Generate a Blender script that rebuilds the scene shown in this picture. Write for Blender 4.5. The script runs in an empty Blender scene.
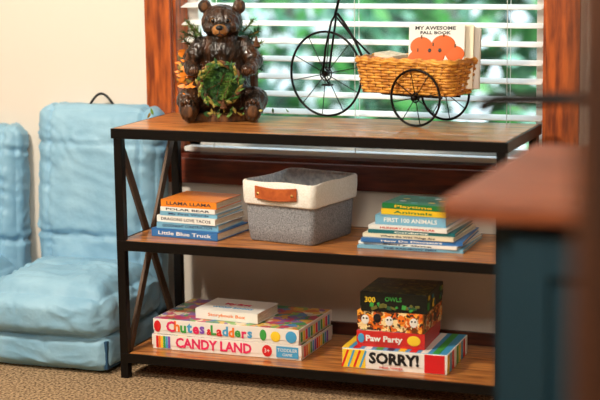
import bpy, bmesh, math, random
from math import sin, cos, pi, radians
from mathutils import Vector, Matrix, noise
random.seed(7)
S = bpy.context.scene
COL = S.collection
try:
    S.view_settings.view_transform = 'Standard'
    S.view_settings.look = 'None'
except Exception: pass

# ---------------------------------------------------------------- materials
def lin(c):
    o = []
    for v in c[:3]:
        v = v/255.0
        o.append(v/12.92 if v <= .04045 else ((v+.055)/1.055)**2.4)
    return (o[0], o[1], o[2], 1.0)

def mat(name, rgb, rough=.5, metal=0., rgb2=None, scale=20., stretch=(1,1,1), bump=0., bscale=None, spec=.5, detail=4., ramp=(.35,.65), coat=0., bdist=.01):
    m = bpy.data.materials.new(name); m.use_nodes = True
    nt = m.node_tree; b = nt.nodes['Principled BSDF']
    b.inputs['Roughness'].default_value = rough
    b.inputs['Metallic'].default_value = metal
    b.inputs['Specular IOR Level'].default_value = spec
    b.inputs['Coat Weight'].default_value = coat
    b.inputs['Base Color'].default_value = lin(rgb)
    if rgb2 is not None or bump:
        tc = nt.nodes.new('ShaderNodeTexCoord'); mp = nt.nodes.new('ShaderNodeMapping')
        mp.inputs['Scale'].default_value = stretch
        nt.links.new(tc.outputs['Object'], mp.inputs['Vector'])
        n = nt.nodes.new('ShaderNodeTexNoise'); n.inputs['Scale'].default_value = scale
        n.inputs['Detail'].default_value = detail
        nt.links.new(mp.outputs['Vector'], n.inputs['Vector'])
        if rgb2 is not None:
            r = nt.nodes.new('ShaderNodeValToRGB')
            r.color_ramp.elements[0].position = ramp[0]; r.color_ramp.elements[0].color = lin(rgb)
            r.color_ramp.elements[1].position = ramp[1]; r.color_ramp.elements[1].color = lin(rgb2)
            nt.links.new(n.outputs['Fac'], r.inputs['Fac']); nt.links.new(r.outputs['Color'], b.inputs['Base Color'])
        if bump:
            n2 = n
            if bscale:
                n2 = nt.nodes.new('ShaderNodeTexNoise'); n2.inputs['Scale'].default_value = bscale
                n2.inputs['Detail'].default_value = detail
                nt.links.new(mp.outputs['Vector'], n2.inputs['Vector'])
            bp = nt.nodes.new('ShaderNodeBump'); bp.inputs['Strength'].default_value = bump
            bp.inputs['Distance'].default_value = bdist
            nt.links.new(n2.outputs['Fac'], bp.inputs['Height']); nt.links.new(bp.outputs['Normal'], b.inputs['Normal'])
    return m

def artmat(name, cols, scale=18., rough=.35, stretch=(1,1,1), smooth=False):
    m = bpy.data.materials.new(name); m.use_nodes = True
    nt = m.node_tree; b = nt.nodes['Principled BSDF']; b.inputs['Roughness'].default_value = rough
    tc = nt.nodes.new('ShaderNodeTexCoord'); mp = nt.nodes.new('ShaderNodeMapping'); mp.inputs['Scale'].default_value = stretch
    nz = nt.nodes.new('ShaderNodeTexNoise'); nz.inputs['Scale'].default_value = scale*.8
    mx = nt.nodes.new('ShaderNodeMixRGB'); mx.blend_type = 'ADD'; mx.inputs['Fac'].default_value = .06
    v = nt.nodes.new('ShaderNodeTexVoronoi'); v.inputs['Scale'].default_value = scale
    sp = nt.nodes.new('ShaderNodeSeparateColor'); r = nt.nodes.new('ShaderNodeValToRGB')
    nt.links.new(tc.outputs['Object'], mp.inputs['Vector']); nt.links.new(mp.outputs['Vector'], nz.inputs['Vector'])
    nt.links.new(mp.outputs['Vector'], mx.inputs[1]); nt.links.new(nz.outputs['Color'], mx.inputs[2])
    nt.links.new(mx.outputs[0], v.inputs['Vector']); nt.links.new(v.outputs['Color'], sp.inputs[0])
    nt.links.new(sp.outputs[0], r.inputs['Fac'])
    r.color_ramp.interpolation = 'LINEAR' if smooth else 'CONSTANT'
    e = r.color_ramp.elements
    while len(e) > 1: e.remove(e[-1])
    e[0].position = 0; e[0].color = lin(cols[0])
    for i, c in enumerate(cols[1:], 1):
        k = e.new(i/len(cols)); k.color = lin(c)
    nt.links.new(r.outputs['Color'], b.inputs['Base Color'])
    return m

# ---------------------------------------------------------------- mesh builder
class B:
    def __init__(s):
        s.bm = bmesh.new(); s.mats = []; s.M = Matrix.Identity(4)
    def idx(s, m):
        if m not in s.mats: s.mats.append(m)
        return s.mats.index(m)
    def take(s, t, m, M=None, smooth=False):
        i = s.idx(m) if m is not None else None
        for f in t.faces:
            if i is not None: f.material_index = i
            f.smooth = smooth
        t.transform(s.M @ (M if M is not None else Matrix.Identity(4)))
        me = bpy.data.meshes.new('t'); t.to_mesh(me); t.free()
        s.bm.from_mesh(me); bpy.data.meshes.remove(me)
    def box(s, c, d, m, bev=0., rot=None, seg=2):
        t = bmesh.new(); bmesh.ops.create_cube(t, size=1)
        bmesh.ops.scale(t, vec=d, verts=t.verts)
        if bev: bmesh.ops.bevel(t, geom=t.edges[:], offset=bev, segments=seg, affect='EDGES', profile=.6)
        M = Matrix.Translation(c)
        if rot is not None: M = M @ rot
        s.take(t, m, M)
    def ell(s, c, r, m, rot=None, u=20, v=14):
        t = bmesh.new(); bmesh.ops.create_uvsphere(t, u_segments=u, v_segments=v, radius=1)
        if isinstance(r, (int, float)): r = (r, r, r)
        M = Matrix.Translation(c)
        if rot is not None: M = M @ rot
        s.take(t, m, M @ Matrix.Diagonal((r[0], r[1], r[2], 1)), True)
    def cyl(s, a, b, r, m, r2=None, n=20, smooth=True):
        a, b = Vector(a), Vector(b); d = b-a
        t = bmesh.new(); bmesh.ops.create_cone(t, cap_ends=True, segments=n, radius1=r, radius2=r if r2 is None else r2, depth=d.length)
        M = Matrix.Translation((a+b)/2) @ Vector((0,0,1)).rotation_difference(d).to_matrix().to_4x4()
        s.take(t, m, M, smooth)
    def tube(s, pts, r, m, n=8, closed=False):
        pts = [Vector(p) for p in pts]; N = len(pts); t = bmesh.new(); rings = []
        rr = r if isinstance(r, (list, tuple)) else [r]*N
        nrm = None
        for i, p in enumerate(pts):
            if closed: tg = pts[(i+1) % N]-pts[i-1]
            else: tg = pts[min(i+1, N-1)]-pts[max(i-1, 0)]
            tg.normalize()
            if nrm is None:
                nrm = tg.orthogonal().normalized()
            else:
                nrm = (nrm-tg*nrm.dot(tg)).normalized()
            bn = tg.cross(nrm)
            rings.append([t.verts.new(p+rr[i]*(cos(2*pi*k/n)*nrm+sin(2*pi*k/n)*bn)) for k in range(n)])
        for i in range(N if closed else N-1):
            a, b = rings[i], rings[(i+1) % N]
            off = 0
            if closed and i == N-1:
                off = min(range(n), key=lambda o: (a[0].co-b[o].co).length)
            for k in range(n):
                t.faces.new((a[k], a[(k+1) % n], b[(k+1+off) % n], b[(k+off) % n]))
        if not closed:
            t.faces.new(rings[0][::-1]); t.faces.new(rings[-1])
        s.take(t, m, None, True)
    def ring(s, c, R, r, m, ax=Vector((0,1,0)), n=40, k=8):
        q = Vector((0,0,1)).rotation_difference(Vector(ax)).to_matrix()
        s.tube([Vector(c)+q @ Vector((R*cos(2*pi*i/n), R*sin(2*pi*i/n), 0)) for i in range(n)], r, m, k, True)
    def quad(s, vs, m):
        t = bmesh.new(); t.faces.new([t.verts.new(v) for v in vs]); s.take(t, m)
    def text(s, txt, size, M, m, ext=.0004, bold=.0, width=None, align='CENTER', xs=1.):
        cu = bpy.data.curves.new('t', 'FONT'); cu.body = txt; cu.size = size; cu.extrude = ext; cu.offset = bold
        cu.align_x = align; cu.align_y = 'CENTER'; cu.resolution_u = 2
        ob = bpy.data.objects.new('t', cu); COL.objects.link(ob)
        dg = bpy.context.evaluated_depsgraph_get()
        me = bpy.data.meshes.new_from_object(ob.evaluated_get(dg))
        t = bmesh.new(); t.from_mesh(me)
        bpy.data.objects.remove(ob); bpy.data.curves.remove(cu); bpy.data.meshes.remove(me)
        if not t.verts: t.free(); return
        x = [v.co.x for v in t.verts]; w = max(x)-min(x)
        sx = xs
        if width: sx = width/w
        bmesh.ops.scale(t, vec=(sx, 1, 1), verts=t.verts)
        s.take(t, m, M)
    def done(s, name, loc=(0,0,0), rz=0., sc=1.):
        me = bpy.data.meshes.new(name)
        if sc != 1.: bmesh.ops.scale(s.bm, vec=(sc,sc,sc), verts=s.bm.verts)
        s.bm.to_mesh(me); s.bm.free()
        for m in s.mats: me.materials.append(m)
        ob = bpy.data.objects.new(name, me); COL.objects.link(ob)
        ob.location = loc; ob.rotation_euler = (0, 0, rz)
        return ob
T = Matrix.Translation
def R(a, ax): return Matrix.Rotation(a, 4, ax)
FRONT = R(pi/2, 'X')
def front(x, y, z): return T((x, y, z)) @ FRONT

# ---------------------------------------------------------------- palette
M_wall = mat('wall_paint', (224,214,202), .85, bump=.05, scale=180)
M_ceil = mat('ceiling_paint', (220,212,200), .9)
M_carpet = mat('carpet_pile', (80,60,44), .95, rgb2=(206,174,136), scale=120, bump=1., bscale=170, ramp=(.36,.6), spec=.1, detail=6)
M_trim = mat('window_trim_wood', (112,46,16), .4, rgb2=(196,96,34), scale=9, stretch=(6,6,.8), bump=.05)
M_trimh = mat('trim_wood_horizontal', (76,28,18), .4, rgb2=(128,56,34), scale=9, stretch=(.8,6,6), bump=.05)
M_base = mat('baseboard_wood', (62,28,18), .45, rgb2=(94,46,28), scale=9, stretch=(.8,6,6))
M_shelf = mat('shelf_wood', (132,72,32), .28, rgb2=(212,140,72), scale=7, stretch=(1,9,9), bump=.06, detail=8, coat=.2)
M_metal = mat('black_metal', (20,16,14), .42, .6, bump=.03, scale=90)
M_brace = mat('brace_metal', (78,58,42), .45, .3, bump=.03, scale=90)
M_blind = mat('blind_white', (240,242,238), .5)
M_black = mat('black_plastic', (16,16,18), .45)
M_white = mat('print_white', (240,238,232), .5)
M_page = mat('page_cream', (236,226,204), .8, rgb2=(205,192,168), scale=30, stretch=(1,1,40), ramp=(.45,.6))

# ---------------------------------------------------------------- room
def slab(name, boxes, m):
    b = B()
    for c0, c1 in boxes:
        c = [(c0[i]+c1[i])/2 for i in range(3)]; d = [abs(c1[i]-c0[i]) for i in range(3)]
        b.box(c, d, m)
    return b.done(name)
X0, X1, Y0, Y1, ZC = -2.2, 3.4, -5.6, .5, 2.5
WX0, WX1, WZ0, WZ1 = -.025, 1.2, .61, 1.95
slab('floor', [((X0,Y0,-.1),(X1,Y1,0))], M_carpet)
slab('ceiling', [((X0-.1,Y0-.1,ZC),(X1+.1,Y1+.14,ZC+.1))], M_ceil)
slab('wall_back', [((X0,Y1,-.1),(WX0,Y1+.14,ZC)), ((WX1,Y1,-.1),(X1,Y1+.14,ZC)), ((WX0,Y1,-.1),(WX1,Y1+.14,WZ0)), ((WX0,Y1,WZ1),(WX1,Y1+.14,ZC))], M_wall)
slab('wall_left', [((X0-.1,Y0,-.1),(X0,Y1+.14,ZC))], M_wall)
slab('wall_right', [((X1,Y0,-.1),(X1+.1,Y1+.14,ZC))], M_wall)
slab('wall_front', [((X0,Y0-.1,-.1),(X1,Y0,ZC))], M_wall)
slab('baseboard_back', [((X0,Y1-.014,0),(X1,Y1,.10))], M_base)
b = B()
def bb(b, c0, c1, m, bev=0.):
    b.box([(c0[i]+c1[i])/2 for i in range(3)], [abs(c1[i]-c0[i]) for i in range(3)], m, bev)
bb(b, (WX0-.09,Y1-.022,WZ0-.08), (WX0,Y1,WZ1+.09), M_trim, .003)
bb(b, (WX1,Y1-.022,WZ0-.08), (WX1+.10,Y1,WZ1+.09), M_trim, .003)
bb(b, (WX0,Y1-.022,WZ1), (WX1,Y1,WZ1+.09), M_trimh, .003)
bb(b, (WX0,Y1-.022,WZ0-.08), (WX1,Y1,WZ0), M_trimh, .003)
bb(b, (WX0,Y1,WZ0), (WX0+.012,Y1+.14,WZ1), M_trim)
bb(b, (WX1-.012,Y1,WZ0), (WX1,Y1+.14,WZ1), M_trim)
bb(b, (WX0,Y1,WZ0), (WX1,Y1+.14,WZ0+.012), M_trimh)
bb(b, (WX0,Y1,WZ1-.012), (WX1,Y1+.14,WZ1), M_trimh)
for xx in (WX0+.012, WX1-.052): bb(b, (xx,Y1+.09,WZ0+.012), (xx+.04,Y1+.12,WZ1-.012), M_white, .003)
for zz in (WZ0+.012, WZ1-.052): bb(b, (WX0+.012,Y1+.09,zz), (WX1-.012,Y1+.12,zz+.04), M_white, .003)
gm = bpy.data.materials.new('window_glass'); gm.use_nodes = True
nt = gm.node_tree; nt.nodes.remove(nt.nodes['Principled BSDF'])
tr = nt.nodes.new('ShaderNodeBsdfTransparent'); gl = nt.nodes.new('ShaderNodeBsdfGlossy'); gl.inputs['Roughness'].default_value = .02
mx = nt.nodes.new('ShaderNodeMixShader'); mx.inputs[0].default_value = .05
nt.links.new(tr.outputs[0], mx.inputs[1]); nt.links.new(gl.outputs[0], mx.inputs[2]); nt.links.new(mx.outputs[0], nt.nodes['Material Output'].inputs[0])
b.quad([(WX0+.04,Y1+.105,WZ0+.04), (WX1-.04,Y1+.105,WZ0+.04), (WX1-.04,Y1+.105,WZ1-.04), (WX0+.04,Y1+.105,WZ1-.04)], gm)
b.done('window_1')
b = B(); yb = Y1+.045; z = WZ0+.045
bx0, bx1 = WX0+.02, WX1-.02
b.box(((bx0+bx1)/2, yb, WZ0+.026), (bx1-bx0, .045, .016), M_blind, .003)
while z < WZ1-.06:
    z += .056
    b.box(((bx0+bx1)/2, yb, z), (bx1-bx0, .048, .003), M_blind, .001, R(radians(14), 'X'), 1)
b.box(((bx0+bx1)/2, yb, WZ1-.03), (bx1-bx0, .05, .035), M_blind, .003)
for f in (.09, .5, .91):
    x = bx0+(bx1-bx0)*f
    for dy in (-.022, .022): b.tube([(x, yb+dy, WZ0+.03), (x, yb+dy, WZ1-.03)], .0012, M_blind, 5)
b.done('window_blind')
# garden outside
M_g1 = artmat('foliage', [(18,46,28),(36,84,46),(70,130,70),(26,70,50),(120,170,150),(70,130,96)], 4, .8, smooth=True)
M_l1 = mat('leaf_a', (60,132,56), .5); M_l2 = mat('leaf_b', (130,184,160), .5); M_l3 = mat('leaf_c', (20,54,30), .5); M_l4 = mat('leaf_pale', (226,236,242), .5)
slab('ground_outdoor', [((-10,Y1+.14,-1.4),(9,11,-1.2))], mat('grass', (60,110,50), .9, rgb2=(110,150,80), scale=6))
b = B(); t = bmesh.new()
bmesh.ops.create_grid(t, x_segments=110, y_segments=70, size=1)
for v in t.verts:
    x, zz = v.co.x*8-2, v.co.y*2.6+1.3
    n = noise.fractal(Vector((x*1.1, zz*1.1, 3)), 1., 2., 5)
    v.co = Vector((x, 7.6+n*.7, zz))
b.take(t, M_g1, None, True)
t1 = {0: bmesh.new(), 1: bmesh.new(), 2: bmesh.new(), 3: bmesh.new()}
for i in range(3400):
    x = random.uniform(-5.6, 1.8); zz = random.uniform(-1.1, 2.4)
    n = noise.noise(Vector((x*1.1, zz*1.1, 9)))
    k = 3 if (n > .08 and random.random() < .55) else random.choice((0, 0, 2, 2, 1))
    y = 6.6+random.uniform(-.6, .4); r = random.uniform(.04, .10)
    q = Matrix.Rotation(random.uniform(0, pi), 3, 'Y') @ Matrix.Rotation(random.uniform(-.9, .9), 3, 'X')
    vs = [t1[k].verts.new(Vector((x, y, zz))+q @ Vector(p)) for p in ((-r, 0, 0), (0, 0, -r*.5), (r, 0, 0), (0, 0, r*.5))]
    t1[k].faces.new(vs)
for k, m in enumerate((M_l1, M_l2, M_l3, M_l4)): b.take(t1[k], m)
b.done('garden_hedge')

# ---------------------------------------------------------------- shelf unit
W, D, H, ZM, ZB = 1.2, .426, .766, .427, .078
b = B(); P = .026
for x in (P/2+.004, W-P/2-.004):
    for y in (P/2+.002, D-P/2-.002):
        b.box((x, y, (H-.004)/2), (P, P, H-.004), M_metal, .002)
def tier(z, h, xo):
    b.box((W/2, .004, z-h/2), (W-2*xo, .008, h), M_metal, .001)
    b.box((W/2, D-.004, z-h/2), (W-2*xo, .008, h), M_metal, .001)
    b.box((xo+.004, D/2, z-h/2), (.008, D-.016, h), M_metal, .001)
    b.box((W-xo-.004, D/2, z-h/2), (.008, D-.016, h), M_metal, .001)
tier(H, .03, -.003); tier(ZM, .03, .006); tier(ZB, .028, .006)
for z, xo in ((H, .005), (ZM, .032), (ZB, .032)):
    n = 3
    for i in range(n):
        w = (D-.02)/n
        b.box((W/2, .010+w*(i+.5), z-.011+.001), (W-2*xo, w-.001, .022), M_shelf, .0015)
for z in (ZM, ZB):
    for x in (.018, W-.018):
        b.box((x, D/2, z-.011), (.028, D-.06, .02), M_shelf, .001)
for x in (.014, W-.014):
    for s in (1, -1):
        z0, z1 = ZB-.01, H-.035; y0, y1 = .03, D-.03
        L = math.hypot(z1-z0, y1-y0); a = math.atan2(z1-z0, y1-y0)
        b.box((x+.006*s, D/2, (z0+z1)/2), (.010, L, .028), M_brace, .001, R(a*s, 'X'))
b.done('shelving_unit')

# ---------------------------------------------------------------- books
def book(b, w, d, h, z, cover, title='', tcol=None, dx=0, dy=0, rz=0., ts=.6, fill=.8):
    old = b.M; b.M = b.M @ T((dx, dy, z)) @ R(rz, 'Z')
    tk = min(.0025, h*.18)
    b.box((0,0,tk/2), (w,d,tk), cover, .0006, None, 1)
    b.box((0,0,h-tk/2), (w,d,tk), cover, .0006, None, 1)
    b.box((0,-d/2+tk/2,h/2), (w,tk,h-.0004), cover, .0006, None, 1)
    b.box((0,.001,h/2), (w-.006,d-.006,h-2*tk+.0006), M_page)
    if title: b.text(title, h*ts, front(0,-d/2-.0003,h/2), tcol or M_white, .0003, .0002, width=w*fill)
    b.M = old
C = lambda n, c, r=.35: mat(n, c, r)
blue = C('cover_blue', (52,112,176)); lblue = C('cover_lightblue', (120,176,204)); orange = C('cover_orange', (236,136,40)); green = C('cover_green', (30,120,62))
cream = C('cover_cream', (238,226,196)); dark = C('cover_dark', (40,44,60)); red = C('cover_red', (200,54,44)); teal = C('cover_teal', (20,104,112)); yellow = C('cover_yellow', (240,196,40)); white = C('cover_white', (240,238,232)); mint = C('cover_mint', (90,180,160)); navy = C('cover_navy', (24,40,84))
b = B()
z = 0
for (w,d,h,c,tt,tc,dx,dy,rz,fl) in [
    (.230,.20,.025,blue,'Little Blue Truck',white,.0,.0,-.10,.8),
    (.208,.18,.019,lblue,'GOODNIGHT CONSTRUCTION',navy,.0,.0,-.04,.8),
    (.205,.18,.020,white,'DRAGONS LOVE TACOS',dark,.002,.0,-.12,.85),
    (.195,.17,.013,lblue,'My First Words',navy,.004,.0,-.06,.7),
    (.190,.17,.014,white,'POLAR BEAR',dark,.004,.0,-.1,.8),
    (.19,.165,.022,orange,'LLAMA LLAMA',dark,.004,.0,-.07,.8)]:
    book(b, w, d, h, z, c, tt, tc, dx, dy, rz, .62, fl); z += h
b.done('book_stack', (.202,.18,ZM+.0015))
b = B(); z = 0
for (w,d,h,c,tt,tc,dx,dy,rz,fl) in [
    (.315,.25,.010,lblue,'THE RAINBOW FISH',navy,.0,.0,.03,.5),
    (.30,.24,.009,white,'Story time',dark,.0,.0,-.05,.5),
    (.30,.24,.012,blue,'How Do Dinosaurs',white,.0,.0,.06,.6),
    (.275,.23,.012,cream,'Where the Wild Things Are',dark,-.002,.0,-.03,.6),
    (.26,.22,.010,teal,'Corduroy',white,.0,.005,.02,.4),
    (.24,.22,.012,white,'HUNGRY CATERPILLAR',red,-.004,.005,-.05,.7),
    (.215,.17,.028,lblue,'FIRST 100 ANIMALS',white,-.004,.0,-.03,.75),
    (.20,.155,.017,yellow,'Animals',green,.006,.0,-.08,.6),
    (.195,.15,.016,green,'Playtime',yellow,.006,.0,-.10,.6)]:
    book(b, w, d, h, z, c, tt, tc, dx, dy, rz, .62, fl); z += h
for i in range(7):
    a = i*.9; b.ell((.006+.06*cos(a), .045*sin(a), z+.0003), (.011,.008,.0008), (yellow, white, mint)[i % 3])
b.done('book_stack.001', (.890,.225,ZM+.0015))

# ---------------------------------------------------------------- fabric bin
M_fab = mat('grey_felt', (104,106,112), .95, rgb2=(168,170,174), scale=260, bump=.35, ramp=(.3,.7), spec=.1)
M_lin = mat('cream_canvas', (230,225,214), .9, rgb2=(244,240,232), scale=200, bump=.25, spec=.1)
M_lin2 = mat('liner_canvas', (180,188,196), .9, rgb2=(222,226,228), scale=90, bump=.25, spec=.1)
M_lea = mat('brown_leather', (160,72,30), .45, rgb2=(194,100,46), scale=40, bump=.1)
def rrect(w, d, r, n=6):
    pts = []
    for cx, cy, a0 in ((w/2-r, d/2-r, 0), (-w/2+r, d/2-r, pi/2), (-w/2+r, -d/2+r, pi), (w/2-r, -d/2+r, 3*pi/2)):
        for i in range(n+1):
            a = a0+pi/2*i/n; pts.append((cx+r*cos(a), cy+r*sin(a)))
    out = []
    for i, p in enumerate(pts):
        q = pts[(i+1) % len(pts)]; L = math.hypot(q[0]-p[0], q[1]-p[1]); k = max(1, int(L/.03)) if L > .05 else 1
        for j in range(k): out.append((p[0]+(q[0]-p[0])*j/k, p[1]+(q[1]-p[1])*j/k))
    return out
def loft(b, rings, mats_, cap0=True, cap1=False, smooth=True):
    t = bmesh.new(); vr = [[t.verts.new(p) for p in r] for r in rings]; n = len(vr[0])
    for i in range(len(vr)-1):
        mi = b.idx(mats_[i])
        for k in range(n):
            f = t.faces.new((vr[i][k], vr[i][(k+1) % n], vr[i+1][(k+1) % n], vr[i+1][k])); f.material_index = mi
    if cap0: f = t.faces.new(vr[0][::-1]); f.material_index = b.idx(mats_[0])
    if cap1: f = t.faces.new(vr[-1]); f.material_index = b.idx(mats_[-1])
    b.take(t, None, None, smooth)
b = B()
bw, bd, bh = .225, .235, .183
def bring(e, z, wv=0.):
    o = []
    for (x, y) in rrect(bw, bd, .018):
        s = 1+e*2/bw
        n = noise.noise(Vector((x*9, y*9, z*9+2)))
        o.append(Vector((x*s*(1+n*.02), y*s*(1+n*.02), z+wv*noise.noise(Vector((x*11, y*11, 5))))))
    return o
spec = [(-.004,0,M_fab,0),(.0,.004,M_fab,0),(.004,.05,M_fab,0),(.006,.10,M_fab,0),(.007,.112,M_fab,0),(.0115,.113,M_lin,.003),(.0135,.118,M_lin,.003),(.015,.15,M_lin,.004),(.015,.178,M_lin,.008),(.012,bh,M_lin,.010),(.007,bh,M_lin2,.010),(.003,.176,M_lin2,.008),(-.002,.10,M_lin2,0),(-.006,.012,M_lin2,0)]
rings = [bring(e, zz, wv) for e, zz, m, wv in spec]
loft(b, rings[:10], [s[2] for s in spec[:9]], True, False)
loft(b, rings[9:], [M_lin]+[s[2] for s in spec[10:-1]], False, True, False)
yb_ = -bd/2-.0135
pts = []
for i in range(15):
    u = -1+2*i/14; pts.append((u*.072, yb_-.006-.008*(1-u**4), .150-.002*cos(u*3)))
t = bmesh.new(); pr = []
for p in pts:
    pr.append([t.verts.new((p[0], p[1]+dy, p[2]+dz)) for dy, dz in ((0,-.019),(-.003,-.017),(-.003,.017),(0,.019))])
for i in range(14):
    for k in range(4): t.faces.new((pr[i][k], pr[i][(k+1) % 4], pr[i+1][(k+1) % 4], pr[i+1][k]))
t.faces.new(pr[0][::-1]); t.faces.new(pr[-1])
b.take(t, M_lea, None, False)
M_brass = mat('rivet_brass', (190,150,90), .3, .9)
for x in (-.058, .058): b.cyl((x, yb_-.002, .149), (x, yb_-.014, .149), .0055, M_brass, n=12)
b.done('storage_bin', (.518,.213,ZM+.0015), radians(-11))

# ---------------------------------------------------------------- games
def gamebox(b, w, d, h, z, side, top, dx=0, dy=0, rz=0., lid=.75):
    old = b.M; b.M = b.M @ T((dx, dy, z)) @ R(rz, 'Z')
    b.box((0,0,h*(1-lid)/2+.0005), (w-.004,d-.004,h*(1-lid)+.002), side, .001)
    b.box((0,0,h-h*lid/2), (w,d,h*lid), side, .0015)
    b.box((0,0,h), (w-.006,d-.006,.0012), top)
    return old
art1 = artmat('boardgame_art', [(190,60,100),(70,140,90),(226,184,80),(80,140,190),(210,120,70),(232,216,190),(140,100,170),(130,180,100)], 38)
art2 = artmat('candy_art', [(120,70,30),(60,40,30),(200,120,160),(90,60,40),(240,190,80),(50,120,60)], 40)
art3 = artmat('puzzle_art', [(20,40,22),(10,20,14),(56,76,36),(24,50,40),(120,110,50),(14,18,16)], 70)
art4 = artmat('animal_art', [(236,120,30),(250,170,60),(120,60,20),(250,220,160),(220,90,30),(60,40,30)], 70)
sidem = C('box_white', (236,230,222)); pinkt = C('print_pink', (226,40,96)); redb = C('box_red', (208,44,40)); oranb = C('box_orange', (238,120,30)); darkg = C('box_darkgreen', (12,20,16)); yel = C('box_yellow', (246,206,50)); blk = C('print_black', (20,20,24)); redt = C('print_red', (214,30,36)); sky = C('print_sky', (70,160,210)); grn = C('print_green', (60,160,70)); pur = C('print_purple', (130,80,180))
def deco(b, w, d, h, cols, n, y, z0, z1, seed):
    rnd = random.Random(seed)
    for i in range(n):
        x = rnd.uniform(-w/2+.01, w/2-.01)
        b.box((x, y, rnd.uniform(z0, z1)), (rnd.uniform(.006,.02), .0012, rnd.uniform(.006,.014)), rnd.choice(cols), .0005, R(rnd.uniform(-.6,.6), 'Y'), 1)
b = B()
old = gamebox(b, .49,.275,.045,0, sidem, art2)
yf = -.1381
b.text('CANDY LAND', .041, front(-.04,yf,.0225), pinkt, .0004, .0014, width=.25)
for i, c in enumerate((redt, oranb, yel, grn, sky, pur)):
    b.box((-.227+.008*i, yf+.0003, .0225), (.007,.0012,.037), c)
b.box((.2,yf+.0003,.0225), (.07,.0012,.034), sky); b.text('TODDLER', .014, front(.2,yf-.0006,.028), white, .0004); b.text('GAME', .012, front(.2,yf-.0006,.014), white, .0004)
b.ell((.135,yf+.0005,.0225), (.016,.001,.018), redt); b.text('3+', .018, front(.135,yf-.001,.0225), white)
for i, c in enumerate((redt, oranb, yel, grn, sky, pur)*2):
    b.box((.2457, -.11+.018*i, .0225), (.0012,.010,.033), c)
b.M = old
old = gamebox(b, .48,.28,.047,.0462, sidem, art1, 0,.003,-.012)
yf = -.1406
for i, (ch, c) in enumerate(zip('Chutes', (pinkt, oranb, grn, sky, pinkt, pur))): b.text(ch, .044, front(-.18+.021*i,yf,.024+.002*(i % 2)), c, .0004, .0016)
for i, (ch, c) in enumerate(zip('Ladders', (grn, redt, sky, oranb, grn, pinkt, sky))): b.text(ch, .040, front(-.038+.020*i,yf,.024-.002*(i % 2)), c, .0004, .0014)
b.ell((-.225,yf+.0006,.024), (.012,.0012,.018), redt); b.ell((.215,yf+.0006,.024), (.018,.0012,.018), sky); b.ell((.165,yf+.0006,.022), (.016,.0012,.016), yel); b.ell((.125,yf+.0006,.024), (.011,.0012,.017), grn)
b.text('&', .024, front(-.052,yf,.018), redt, .0004, .001)
for k in range(12):
    b.box((.2407, -.12+.021*k, .022), (.0012,.012,.03), (grn, yel, pinkt, sky)[k % 4], 0)
b.M = old
book(b, .21,.15,.032,.0945, white, 'Storybook Box', oranb, -.005,-.03,-.06,.42,.6)
b.text('My first', .028, T((-.005,-.02,.1269)) @ R(-.06,'Z'), pinkt, .0003, .0008)
b.text('WORD BOOKS', .020, T((-.005,-.065,.1269)) @ R(-.06,'Z'), sky, .0003, .0006)
b.done('board_game_stack', (.321,.215,ZB+.0025))
b = B()
old = gamebox(b, .315,.25,.058,0, white, sky, 0,0,.03)
b.box((-.1575+.036,-.1253,.029), (.07,.0012,.054), yel); b.box((-.06,-.1253,.029), (.05,.0012,.054), sidem)
for i in range(4): b.box((-.148+.018*i,-.1259,.029), (.006,.0012,.054), (redt, sky, redt, sky)[i], 0, R(.35,'Y'))
b.text('SORRY!', .044, front(.0,-.1262,.033), blk, .0004, .0020, width=.15)
b.text('sweet revenge', .012, front(-.01,-.1262,.009), redt, .0004)
b.box((.12,-.1253,.029), (.06,.0012,.054), redt)
for i in range(9):
    b.box((.1577,-.11+.0275*i,.029), (.0012,.020,.054), (yel, sky, redt, white, grn)[i % 5])
    b.box((-.15+.034*i,.0,.0589), (.02,.24,.0008), (yel, redt, white, grn, navy)[i % 5])
b.M = old
old = gamebox(b, .205,.20,.047,.0596, redb, art1, -.022,.005,.05)
b.text('Paw Party', .024, front(-.02,-.1008,.025), white, .0004, .0008, width=.11); b.ell((.07,-.1004,.025), (.02,.0012,.015), yel); b.ell((-.088,-.1004,.025), (.010,.0012,.014), sky)
b.M = old
old = gamebox(b, .20,.195,.057,.1078, art4, art4, -.018,.005,-.02)
for i in range(5): b.ell((-.075+.037*i,-.0978,.031+.006*(i % 2)), (.012,.0012,.014), (sidem, blk, sidem, oranb, sidem)[i]); b.ell((-.08+.037*i,-.0986,.035), (.003,.0012,.003), blk); b.ell((-.07+.037*i,-.0986,.035), (.003,.0012,.003), blk)
b.M = old
old = gamebox(b, .20,.20,.057,.166, darkg, art3, -.012,.005,.04)
b.text('300', .022, front(-.07,-.1008,.034), yel, .0004, .0004); b.text('OWLS', .018, front(.0,-.1008,.038), grn, .0004, .0004)
deco(b, .18,.2,.05, [grn, C('print_olive',(110,110,50)), C('print_moss',(50,90,60)), teal], 16, -.1004, .01, .022, 8)
for k in range(14):
    b.box((.1004, random.uniform(-.09,.09), random.uniform(.01,.05)), (.0012,.018,.012), (grn, teal, yel)[k % 3], 0)
b.M = old
b.done('board_game_stack.001', (.855,.185,ZB+.0015))

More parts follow.
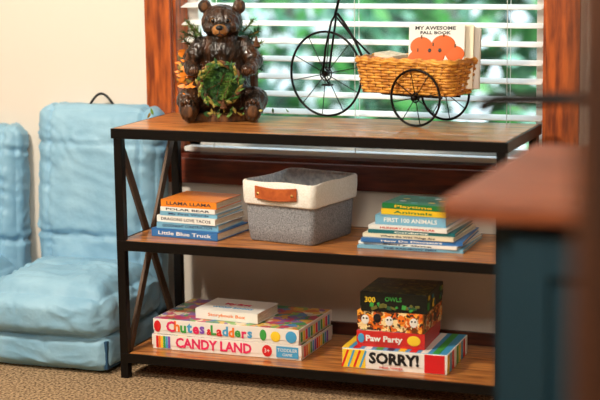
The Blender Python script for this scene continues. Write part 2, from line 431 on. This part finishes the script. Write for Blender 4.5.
# ---------------------------------------------------------------- tricycle planter
M_iron = mat('dark_iron', (22,16,14), .4, .7)
M_wick = mat('wicker', (180,110,32), .5, rgb2=(238,172,70), scale=60, bump=.1)
M_wick2 = mat('wicker_dark', (112,64,22), .6)
b = B()
RF, RR = .130, .082
def wheel(cx, cy, r, n, th):
    c = Vector((cx, cy, r+th))
    b.ring(c, r, th, M_iron, (0,1,0), 48, 8)
    b.ring(c, r*.16, th*.6, M_iron, (0,1,0), 16, 6)
    b.cyl(c-Vector((0,.014,0)), c+Vector((0,.014,0)), .008, M_iron, n=12)
    for i in range(n):
        a = 2*pi*i/n+.2; b.tube([c, c+Vector((r*cos(a), 0, r*sin(a)))], .0015, M_iron, 5)
xf = -.372
wheel(xf, 0, RF, 10, .0038); wheel(0, -.088, RR, 8, .0038); wheel(0, .088, RR, 8, .0038)
b.cyl((0,-.1,RR+.004), (0,.1,RR+.004), .004, M_iron, n=10)
hz = RF+.004
for s in (-1, 1):
    b.tube([(xf, s*.016, hz), (xf+.012, s*.018, hz+.08), (xf+.03, s*.012, RF*2+.035), (xf+.04, 0, RF*2+.06)], .0035, M_iron, 6)
b.tube([(xf+.035,0,RF*2+.05), (xf+.062,0,.40), (xf+.075,0,.44)], .0045, M_iron, 8)
hb = []
for i in range(21):
    u = -1+2*i/20; hb.append((xf+.075+.05*abs(u)**1.6*1.2, u*.13, .44+.035*sin(abs(u)*pi)-.02*abs(u)))
b.tube(hb, .004, M_iron, 8)
for s in (-1, 1): b.tube([hb[0 if s < 0 else 20], (hb[0][0]+.045, s*.135, hb[0][2]-.004)], .0075, M_black, 8)
b.tube([(xf+.045,0,.32), (xf+.075,0,.285), (xf+.11,0,.235), (xf+.145,0,.17), (xf+.17,0,.115), (xf+.22,0,.088), (xf+.30,0,.084), (0,0,.086), (.1,0,.088)], .0042, M_iron, 8)
b.tube([(xf+.04,0,.31), (xf+.10,0,.25), (xf+.16,0,.20)], .003, M_iron, 6)
for s in (-1, 1):
    b.tube([(xf+.17,0,.115), (xf+.24, s*.06,.09), (-.02, s*.07,.088), (.08, s*.07,.088)], .003, M_iron, 6)
b.tube([(xf,-.018,hz), (xf+.03,-.026,hz-.03)], .003, M_iron, 6); b.box((xf+.03,-.036,hz-.03), (.03,.022,.006), M_iron, .002)
b.tube([(xf,.018,hz), (xf-.03,.026,hz+.03)], .003, M_iron, 6); b.box((xf-.03,.036,hz+.03), (.03,.022,.006), M_iron, .002)
bc = -.048; bz0, bz1 = .092, .186; L0, L1 = .31, .335; W0, W1 = .13, .165
def bring2(f, off, z):
    l = L0+(L1-L0)*f; w = W0+(W1-W0)*f
    pts = rrect(l, w, .025, 5)
    seg = []; tot = 0
    for i, p in enumerate(pts):
        q = pts[(i+1) % len(pts)]; d = math.hypot(q[0]-p[0], q[1]-p[1]); seg.append((tot, p, q, d)); tot += d
    N = 144; out = []
    for k in range(N):
        s_ = tot*k/N
        for (t0, p, q, d) in seg:
            if t0 <= s_ < t0+d+1e-9:
                u = (s_-t0)/d if d else 0; x, y = p[0]+(q[0]-p[0])*u, p[1]+(q[1]-p[1])*u
                nx, ny = (q[1]-p[1])/d, -(q[0]-p[0])/d
                o = off(k); out.append(Vector((bc+x+nx*o, y+ny*o, z))); break
    return out
rows = 11
for i in range(rows):
    f = (i+.5)/rows; z = bz0+(bz1-bz0)*f
    b.tube(bring2(f, lambda k: .0028*cos(2*pi*k/8+pi*i), z), .0046, M_wick, 6, True)
for k in range(0, 144, 4):
    p0 = bring2(0, lambda k: 0, bz0)[k]; p1 = bring2(1, lambda k: 0, bz1)[k]; b.tube([p0, p1], .0022, M_wick2, 5)
for o, zz in ((.003, bz1+.002), (-.004, bz1+.003), (0, bz1+.008)):
    b.tube([p+Vector((0,0,.002*sin(i*.9+zz*900))) for i, p in enumerate(bring2(1, lambda k: o, zz))], .0052, M_wick, 6, True)
b.box((bc,0,bz0+.002), (L0-.008,W0-.008,.006), M_wick2)
def standing(x, y, w, h, d, cover, rz, tilt, z0=.105):
    old = b.M; b.M = b.M @ T((x, y, z0)) @ R(rz, 'Z') @ R(tilt, 'X') @ T((0,0,h/2))
    b.box((0,-d/2,0), (w,.003,h), cover, .0008); b.box((0,d/2,0), (w,.003,h), cover, .0008)
    b.box((-w/2+.001,0,0), (.003,d,h), cover, .0008); b.box((.002,0,0), (w-.008,d-.002,h-.006), M_page)
    return old
punk = C('print_pumpkin', (226,100,18), .55)
old = standing(.035,-.03,.165,.195,.022, white, radians(22), radians(-14))
b.text('MY AWESOME', .015, front(-.005,-.0132,.084), blk, .0003, .0004, width=.12)
b.text('FALL BOOK', .012, front(-.005,-.0132,.070), blk, .0003, .0004, width=.09)
for (x, z, r) in ((-.045,.030,.033), (.02,.033,.036), (-.01,.005,.036), (.055,.008,.028), (-.055,-.005,.028)):
    b.ell((x,-.0126,z), (r,.0015,r*.85), punk)
    b.box((x,-.0135,z+r*.85), (.004,.002,.01), M_wick2)
for (x, z) in ((-.02,.018), (.01,.018)): b.ell((x,-.0142,z), (.005,.001,.006), blk)
b.M = old
old = standing(.052,.005,.155,.19,.03, cream, radians(22), radians(-12)); b.M = old
old = standing(.066,.035,.14,.178,.02, sidem, radians(20), radians(-10)); b.M = old
b.box((-.13,-.01,.188), (.075,.10,.012), oranb, .001, R(.1,'Y')); b.box((-.13,-.01,.201), (.065,.09,.010), M_page, .001, R(.14,'Y')); b.box((-.11,.02,.15), (.12,.06,.04), cream, .001)
b.done('tricycle_planter', (.886,.340,H+.001), math.atan2(-.24,.971))

# ---------------------------------------------------------------- bear statue
M_bear = mat('bear_bronze', (22,13,8), .3, .1, rgb2=(80,46,20), scale=34, bump=.7, bscale=90, stretch=(1,1,.5), coat=.35, ramp=(.42,.72))
M_muz = mat('bear_muzzle', (120,76,36), .4, .1, rgb2=(170,116,62), scale=60, bump=.3)
M_stump = mat('stump_bark', (40,24,12), .8, rgb2=(116,72,34), scale=40, stretch=(1,1,.25), bump=.9)
M_pine = mat('pine_needle', (30,74,30), .6); M_pine2 = mat('pine_needle_light', (92,128,44), .6)
M_aut = mat('autumn_leaf', (236,136,36), .5); M_aut2 = mat('golden_leaf', (150,134,60), .5, .1)
M_cone = mat('pine_cone', (96,58,28), .7); M_moss = mat('moss_dark', (18,50,20), .9, rgb2=(62,110,38), scale=80, bump=.8)
k = B(); dmy = M_bear
def kt(pts, rs): k.tube(pts, rs, dmy, 12); [k.ell(p, r, dmy, None, 14, 10) for p, r in zip(pts, rs)]
k.ell((0,.015,.135), (.082,.066,.105), dmy); k.ell((0,.005,.20), (.068,.056,.062), dmy); k.ell((0,-.005,.085), (.085,.07,.07), dmy)
k.ell((0,-.005,.292), (.062,.057,.054), dmy); k.ell((0,0,.243), (.048,.045,.04), dmy)
for s in (-1, 1):
    k.ell((s*.052,.0,.339), (.020,.012,.021), dmy)
    k.ell((s*.03,-.038,.277), (.024,.02,.02), dmy)
    k.ell((s*.022,-.048,.309), (.016,.010,.008), dmy, R(s*.3,'Y'))
    kt([(s*.062,.0,.222), (s*.098,-.03,.178), (s*.088,-.075,.158)], [.030,.026,.021])
    k.ell((s*.080,-.092,.156), (.020,.018,.018), dmy)
    kt([(s*.055,.0,.055), (s*.098,-.045,.062), (s*.095,-.085,.04)], [.045,.040,.030])
    k.ell((s*.095,-.105,.040), (.027,.022,.037), dmy)
k.ell((0,-.052,.277), (.030,.03,.022), dmy)
me = bpy.data.meshes.new('tmp'); k.bm.to_mesh(me); k.bm.free()
ob = bpy.data.objects.new('tmp', me); COL.objects.link(ob)
md = ob.modifiers.new('r', 'REMESH'); md.mode = 'VOXEL'; md.voxel_size = .0032
sm = ob.modifiers.new('s', 'SMOOTH'); sm.iterations = 3
me2 = bpy.data.meshes.new_from_object(ob.evaluated_get(bpy.context.evaluated_depsgraph_get()))
bpy.data.objects.remove(ob)
t = bmesh.new(); t.from_mesh(me2); t.normal_update()
for v in t.verts:
    c = v.co; v.co = c+v.normal*(.0030*noise.noise(Vector((c.x*130, c.y*130, c.z*60)))+.0015*noise.noise(c*260))
b = B(); b.take(t, M_bear, None, True)
b.ell((0,-.070,.272), (.025,.024,.019), M_muz); b.ell((0,-.091,.281), (.011,.008,.008), M_black)
b.tube([(0,-.094,.274), (0,-.0935,.264), (-.012,-.088,.258)], .0015, M_black, 5); b.tube([(0,-.0935,.264), (.012,-.088,.258)], .0015, M_black, 5)
M_eye = mat('bear_eye', (8,6,6), .08); M_eyew = mat('eye_amber', (150,100,40), .2)
for s in (-1, 1):
    b.ell((s*.022,-.053,.300), .0085, M_eyew); b.ell((s*.022,-.057,.300), .0065, M_eye)
    b.ell((s*.052,-.010,.339), (.011,.006,.012), M_stump)
    b.ell((s*.096,-.124,.036), (.016,.006,.018), M_stump)
    for i in range(4):
        x = s*.096+(-1.5+i)*.0115; b.ell((x,-.122,.064-.003*abs(i-1.5)), (.0055,.007,.007), M_bear); b.cyl((x,-.127,.068-.003*abs(i-1.5)), (x,-.134,.064), .0025, M_cone, .0005, 6)
        b.cyl((s*(.068+.007*i),-.108,.158), (s*(.066+.006*i),-.114,.148), .0028, M_cone, .0006, 6)
def bark(c, r, z0, z1, m):
    rg = []
    for j in range(7):
        zz = z0+(z1-z0)*j/6; rg.append([Vector((c[0]+r*(1+.07*noise.noise(Vector((cos(a)*4, sin(a)*4, zz*6)))+.04*cos(9*a))*cos(a), c[1]+r*(1+.07*noise.noise(Vector((cos(a)*4, sin(a)*4, zz*6)))+.04*cos(9*a))*sin(a), zz)) for a in [2*pi*i/40 for i in range(40)]])
    loft(b, rg, [m]*6, True, True)
bark((0,.01), .098, 0, .022, M_stump)
bark((-.075,.045), .036, .015, .20, M_stump); bark((.07,.055), .030, .015, .23, M_stump)
wc = Vector((0,-.112,.118))
for j in range(3):
    b.tube([wc+Vector(((.060+.005*cos(7*a+j*2.1))*cos(a), .005*sin(7*a+j*2.1), (.060+.005*cos(7*a+j*2.1))*sin(a))) for a in [2*pi*i/72 for i in range(72)]], .0052, (M_aut2, M_stump, M_moss)[j], 7, True)
b.ell(wc+Vector((0,.03,0)), (.052,.02,.052), M_moss)
tb = {0: bmesh.new(), 1: bmesh.new(), 2: bmesh.new(), 3: bmesh.new()}
def needle(c, d, L, w, kk):
    d = Vector(d).normalized(); sd = d.orthogonal().normalized()*w; sd.rotate(Matrix.Rotation(random.uniform(0, pi), 3, d)); T_ = tb[kk]; c = Vector(c)
    T_.faces.new([T_.verts.new(c-sd), T_.verts.new(c+sd), T_.verts.new(c+d*L+sd*.3), T_.verts.new(c+d*L-sd*.3)])
def sprig(c, d, L, kk, n=80):
    c = Vector(c); d = Vector(d).normalized(); b.tube([c, c+d*L], .0018, M_cone, 5)
    for i in range(n):
        p = c+d*L*i/n; q = Vector((random.uniform(-1,1), random.uniform(-1,1), random.uniform(-1,1)))+d*.9; needle(p, q, random.uniform(.014,.024), .0013, kk)
def leaf(c, r, kk):
    c = Vector(c); q = Matrix.Rotation(random.uniform(0, 6.28), 3, 'Y') @ Matrix.Rotation(random.uniform(-.8,.8), 3, 'X')
    T_ = tb[kk]; T_.faces.new([T_.verts.new(c+q @ Vector(p)) for p in ((-r,0,0),(-r*.3,-.002,-r*.45),(r*.5,0,-r*.3),(r*1.1,.001,0),(r*.4,0,r*.4),(-r*.4,-.002,r*.4))])
for (c, d, L, kk) in [((-.07,.02,.20),(-.8,-.5,.7),.075,0), ((-.07,.02,.19),(-1,-.6,.1),.06,1), ((-.07,.02,.23),(-.5,-.4,1),.08,0), ((.07,.03,.22),(.7,-.5,.9),.07,0), ((.07,.03,.21),(1,-.5,.4),.055,1), ((.07,.03,.19),(1,-.4,.0),.045,0),
    ((-.08,0,.16),(-1,-.7,-.2),.05,0), ((.08,.02,.16),(1,-.6,-.2),.04,0), ((-.06,0,.25),(-.9,-.3,.9),.06,1), ((.06,.02,.26),(.8,-.2,.9),.05,1), ((-.06,0,.24),(-1,-.4,.4),.06,0), ((.06,.02,.24),(1,-.3,.5),.05,0), ((-.05,-.12,.13),(.8,-.3,1),.05,1), ((.0,-.12,.11),(.4,-.5,1),.05,0), ((.03,-.12,.12),(-.3,-.6,-.7),.05,1), ((0,-.12,.12),(-.8,-.5,-.4),.045,0), ((0,-.12,.12),(.9,-.5,.2),.045,1), ((0,-.12,.12),(-.2,-.5,-1),.045,0)]:
    sprig(c, d, L, kk)
for i in range(46): leaf((-.112+random.gauss(0,.014), -.04+random.gauss(0,.015), .155+random.gauss(0,.030)), random.uniform(.009,.017), random.choice((2,2,2,3)))
for i in range(10): leaf((.11+random.gauss(0,.010), -.02+random.gauss(0,.012), .20+random.gauss(0,.03)), random.uniform(.008,.012), random.choice((0,3,1)))
for i in range(46):
    a = random.uniform(0, 2*pi); leaf(wc+Vector((.060*cos(a)+random.gauss(0,.006), -.008, .060*sin(a)+random.gauss(0,.006))), random.uniform(.006,.011), random.choice((3,0,1,0)))
for i in range(30): leaf((random.gauss(0,.075), -.10+random.gauss(0,.01), .022+random.uniform(0,.02)), random.uniform(.006,.011), random.choice((3,1,0)))
for i, m in enumerate((M_pine, M_pine2, M_aut, M_aut2)): b.take(tb[i], m)
for c in ((-.10,-.06,.19), (.105,-.04,.235), (.01,-.125,.06)):
    for j in range(6): b.ell((c[0], c[1], c[2]+j*.005-.012), ((.012-.0018*j), (.012-.0018*j), .0035), M_cone, None, 10, 6)
b.done('bear_statue', (.236,.30,H+.001), radians(18), 1.02)

# ---------------------------------------------------------------- floor chairs
M_blue = mat('quilted_nylon_blue', (126,172,200), .5, rgb2=(146,188,212), scale=7, bump=.35, bscale=18, detail=3, bdist=.02, spec=.4)
M_blued = mat('nylon_teal_side', (30,72,104), .6, bump=.2, scale=50)
def cushion(b, w, d, h, Mx, m, r, bul, seams, wr, seed, cuts=46):
    t = bmesh.new(); bmesh.ops.create_cube(t, size=2); bmesh.ops.subdivide_edges(t, edges=t.edges[:], cuts=cuts, use_grid_fill=True)
    hx = (w/2, d/2, h/2)
    for v in t.verts:
        p = Vector([v.co[i]*hx[i] for i in range(3)]); inn = Vector([max(-hx[i]+r, min(hx[i]-r, p[i])) for i in range(3)])
        dr = p-inn
        if dr.length > 1e-9: dr.normalize()
        q = inn+dr*r; u = [p[i]/hx[i] for i in range(3)]
        bu = Vector((0,0,0))
        for i in range(3):
            o = [j for j in range(3) if j != i]
            bu[i] = dr[i]*bul[i]*(1-u[o[0]]**4)*(1-u[o[1]]**4)
        q += bu
        dsp = 0; near = .30
        for ax, pos, dep, wid in seams:
            g = math.exp(-((p[ax]-pos)/wid)**2); dsp -= dep*g; near = max(near, math.exp(-((p[ax]-pos)/(wid*4.5))**2))
        n1 = noise.noise(Vector((p.x*6, p.y*8, p.z*9))+Vector((seed,0,0))); n2 = noise.noise(Vector((p.x*11+n1*3, p.y*16, p.z*26+p.x*8))+Vector((seed,3,0))); n3 = noise.noise(Vector((p.x*50, p.y*50, p.z*24+n1*4))+Vector((0,seed,0)))
        dsp += wr*near*(n1*1.3+(1-2.8*abs(n2))*.70+n3*.18)
        v.co = q+dr*dsp
    b.take(t, m, Mx, True)
def floor_chair(name, loc, rz, hgt, seed):
    b = B()
    cushion(b, .44,.40,.115, T((0,-.02,.066)), M_blue, .035, (.008,.012,.008), [(0,0,.004,.006)], .007, seed+5)
    cushion(b, .445,.42,.150, T((0,-.025,.180)), M_blue, .055, (.012,.030,.042), [(0,-.17,.008,.008),(1,.02,.010,.010)], .012, seed, 60)
    cushion(b, .44,.10,hgt-.10, T((0,.212,.10+(hgt-.10)/2)) @ R(radians(-3),'X'), M_blue, .035, (.006,.032,.008), [(0,-.165,.012,.007),(0,.165,.012,.007),(2,.22,.010,.009),(2,-.08,.013,.009)], .011, seed+9, 74)
    b.box((.212,-.03,.06), (.012,.36,.09), M_blued, .004)
    pts = [(-.055+.11*i/12+.0, .225, hgt-.012+.055*sin(pi*i/12)) for i in range(13)]
    b.tube(pts, .0045, M_black, 8)
    return b.done(name, loc, rz)
floor_chair('floor_chair', (-.265,.225,.0), radians(0), .775, 1.3)
floor_chair('floor_chair.001', (-.782,.225,.0), radians(0), .70, 8.1)

# ---------------------------------------------------------------- foreground kitchen island
M_teal = mat('cabinet_teal', (14,54,68), .6); M_ctr = mat('counter_wood', (112,58,34), .5, rgb2=(158,84,48), scale=8, stretch=(1,7,7))
M_post = mat('post_wood', (54,36,28), .5, rgb2=(108,64,40), scale=7, stretch=(5,5,.8))
b = B()
bb(b, (1.60,-1.73,.09), (2.7,-1.16,.88), M_teal, .004); bb(b, (1.64,-1.67,0), (2.66,-1.20,.09), M_black)
for i in range(3):
    x0 = 1.63+i*.355
    for c0, c1 in (((x0,-1.752,.12),(x0+.06,-1.73,.86)), ((x0+.28,-1.752,.12),(x0+.34,-1.73,.86)), ((x0+.06,-1.752,.12),(x0+.28,-1.73,.19)), ((x0+.06,-1.752,.79),(x0+.28,-1.73,.86)), ((x0+.06,-1.738,.19),(x0+.28,-1.73,.79))): bb(b, c0, c1, M_teal, .002)
    b.cyl((x0+.30,-1.752,.72), (x0+.30,-1.778,.72), .012, M_metal)
b.done('kitchen_island')
b = B(); bb(b, (1.52,-1.79,.88), (2.76,-1.10,.92), M_ctr, .012); b.done('countertop')
b = B(); bb(b, (1.928,-2.76,0), (2.07,-2.62,2.5), M_post, .006); b.done('trim_1')
b = B()
b.cyl((1.74,-1.5,.921), (1.74,-1.5,.935), .028, M_metal); b.tube([(1.74,-1.5,.93), (1.74,-1.5,1.02), (1.725,-1.5,1.045), (1.69,-1.5,1.055), (1.60,-1.5,1.052), (1.54,-1.5,1.05), (1.52,-1.5,1.042), (1.515,-1.5,1.03)], .012, M_metal, 12)
b.tube([(1.745,-1.5,1.05), (1.78,-1.5,1.09)], .007, M_metal, 8)
b.done('kitchen_faucet')

# ---------------------------------------------------------------- lights
def area(name, loc, tgt, size, e, col):
    l = bpy.data.lights.new(name, 'AREA'); l.size = size; l.energy = e; l.color = col
    o = bpy.data.objects.new(name, l); COL.objects.link(o); o.location = loc
    o.rotation_euler = (Vector(tgt)-Vector(loc)).to_track_quat('-Z', 'Y').to_euler()
area('ceiling_light', (-.4,-1.6,2.42), (.3,.2,.4), .4, 94, (1,.90,.75))
area('fill_light_rear', (1.4,-3.2,2.42), (.6,0,.4), .8, 76, (1,.92,.79))  # unseen fill lamp, added to brighten the shelf from the camera side
sn = bpy.data.lights.new('sun', 'SUN'); sn.energy = 5.; sn.angle = .02; sn.color = (1,.98,.94)
so = bpy.data.objects.new('sun', sn); COL.objects.link(so); so.rotation_euler = Vector((-.35,.8,-.6)).to_track_quat('-Z', 'Y').to_euler()
w = bpy.data.worlds.new('world'); S.world = w; w.use_nodes = True
w.node_tree.nodes['Background'].inputs[0].default_value = (.70,.85,1.,1); w.node_tree.nodes['Background'].inputs[1].default_value = 2.6

# ---------------------------------------------------------------- camera
yaw, pitch, roll = .3629, .1684, -.0132
f = Vector((-sin(yaw)*cos(pitch), cos(yaw)*cos(pitch), -sin(pitch))); r = Vector((cos(yaw), sin(yaw), 0)); u = r.cross(f)
r2 = cos(roll)*r+sin(roll)*u; u2 = -sin(roll)*r+cos(roll)*u
cam = bpy.data.cameras.new('camera'); co = bpy.data.objects.new('camera', cam); COL.objects.link(co)
Mx = Matrix((r2, u2, -f)).transposed().to_4x4(); Mx.translation = Vector((2.237,-4.3189,1.3645)); co.matrix_world = Mx
cam.lens = 1636.3*36/600; cam.sensor_width = 36; cam.clip_start = .05
cam.dof.use_dof = True; cam.dof.focus_distance = 4.95; cam.dof.aperture_fstop = 1.9
S.camera = co
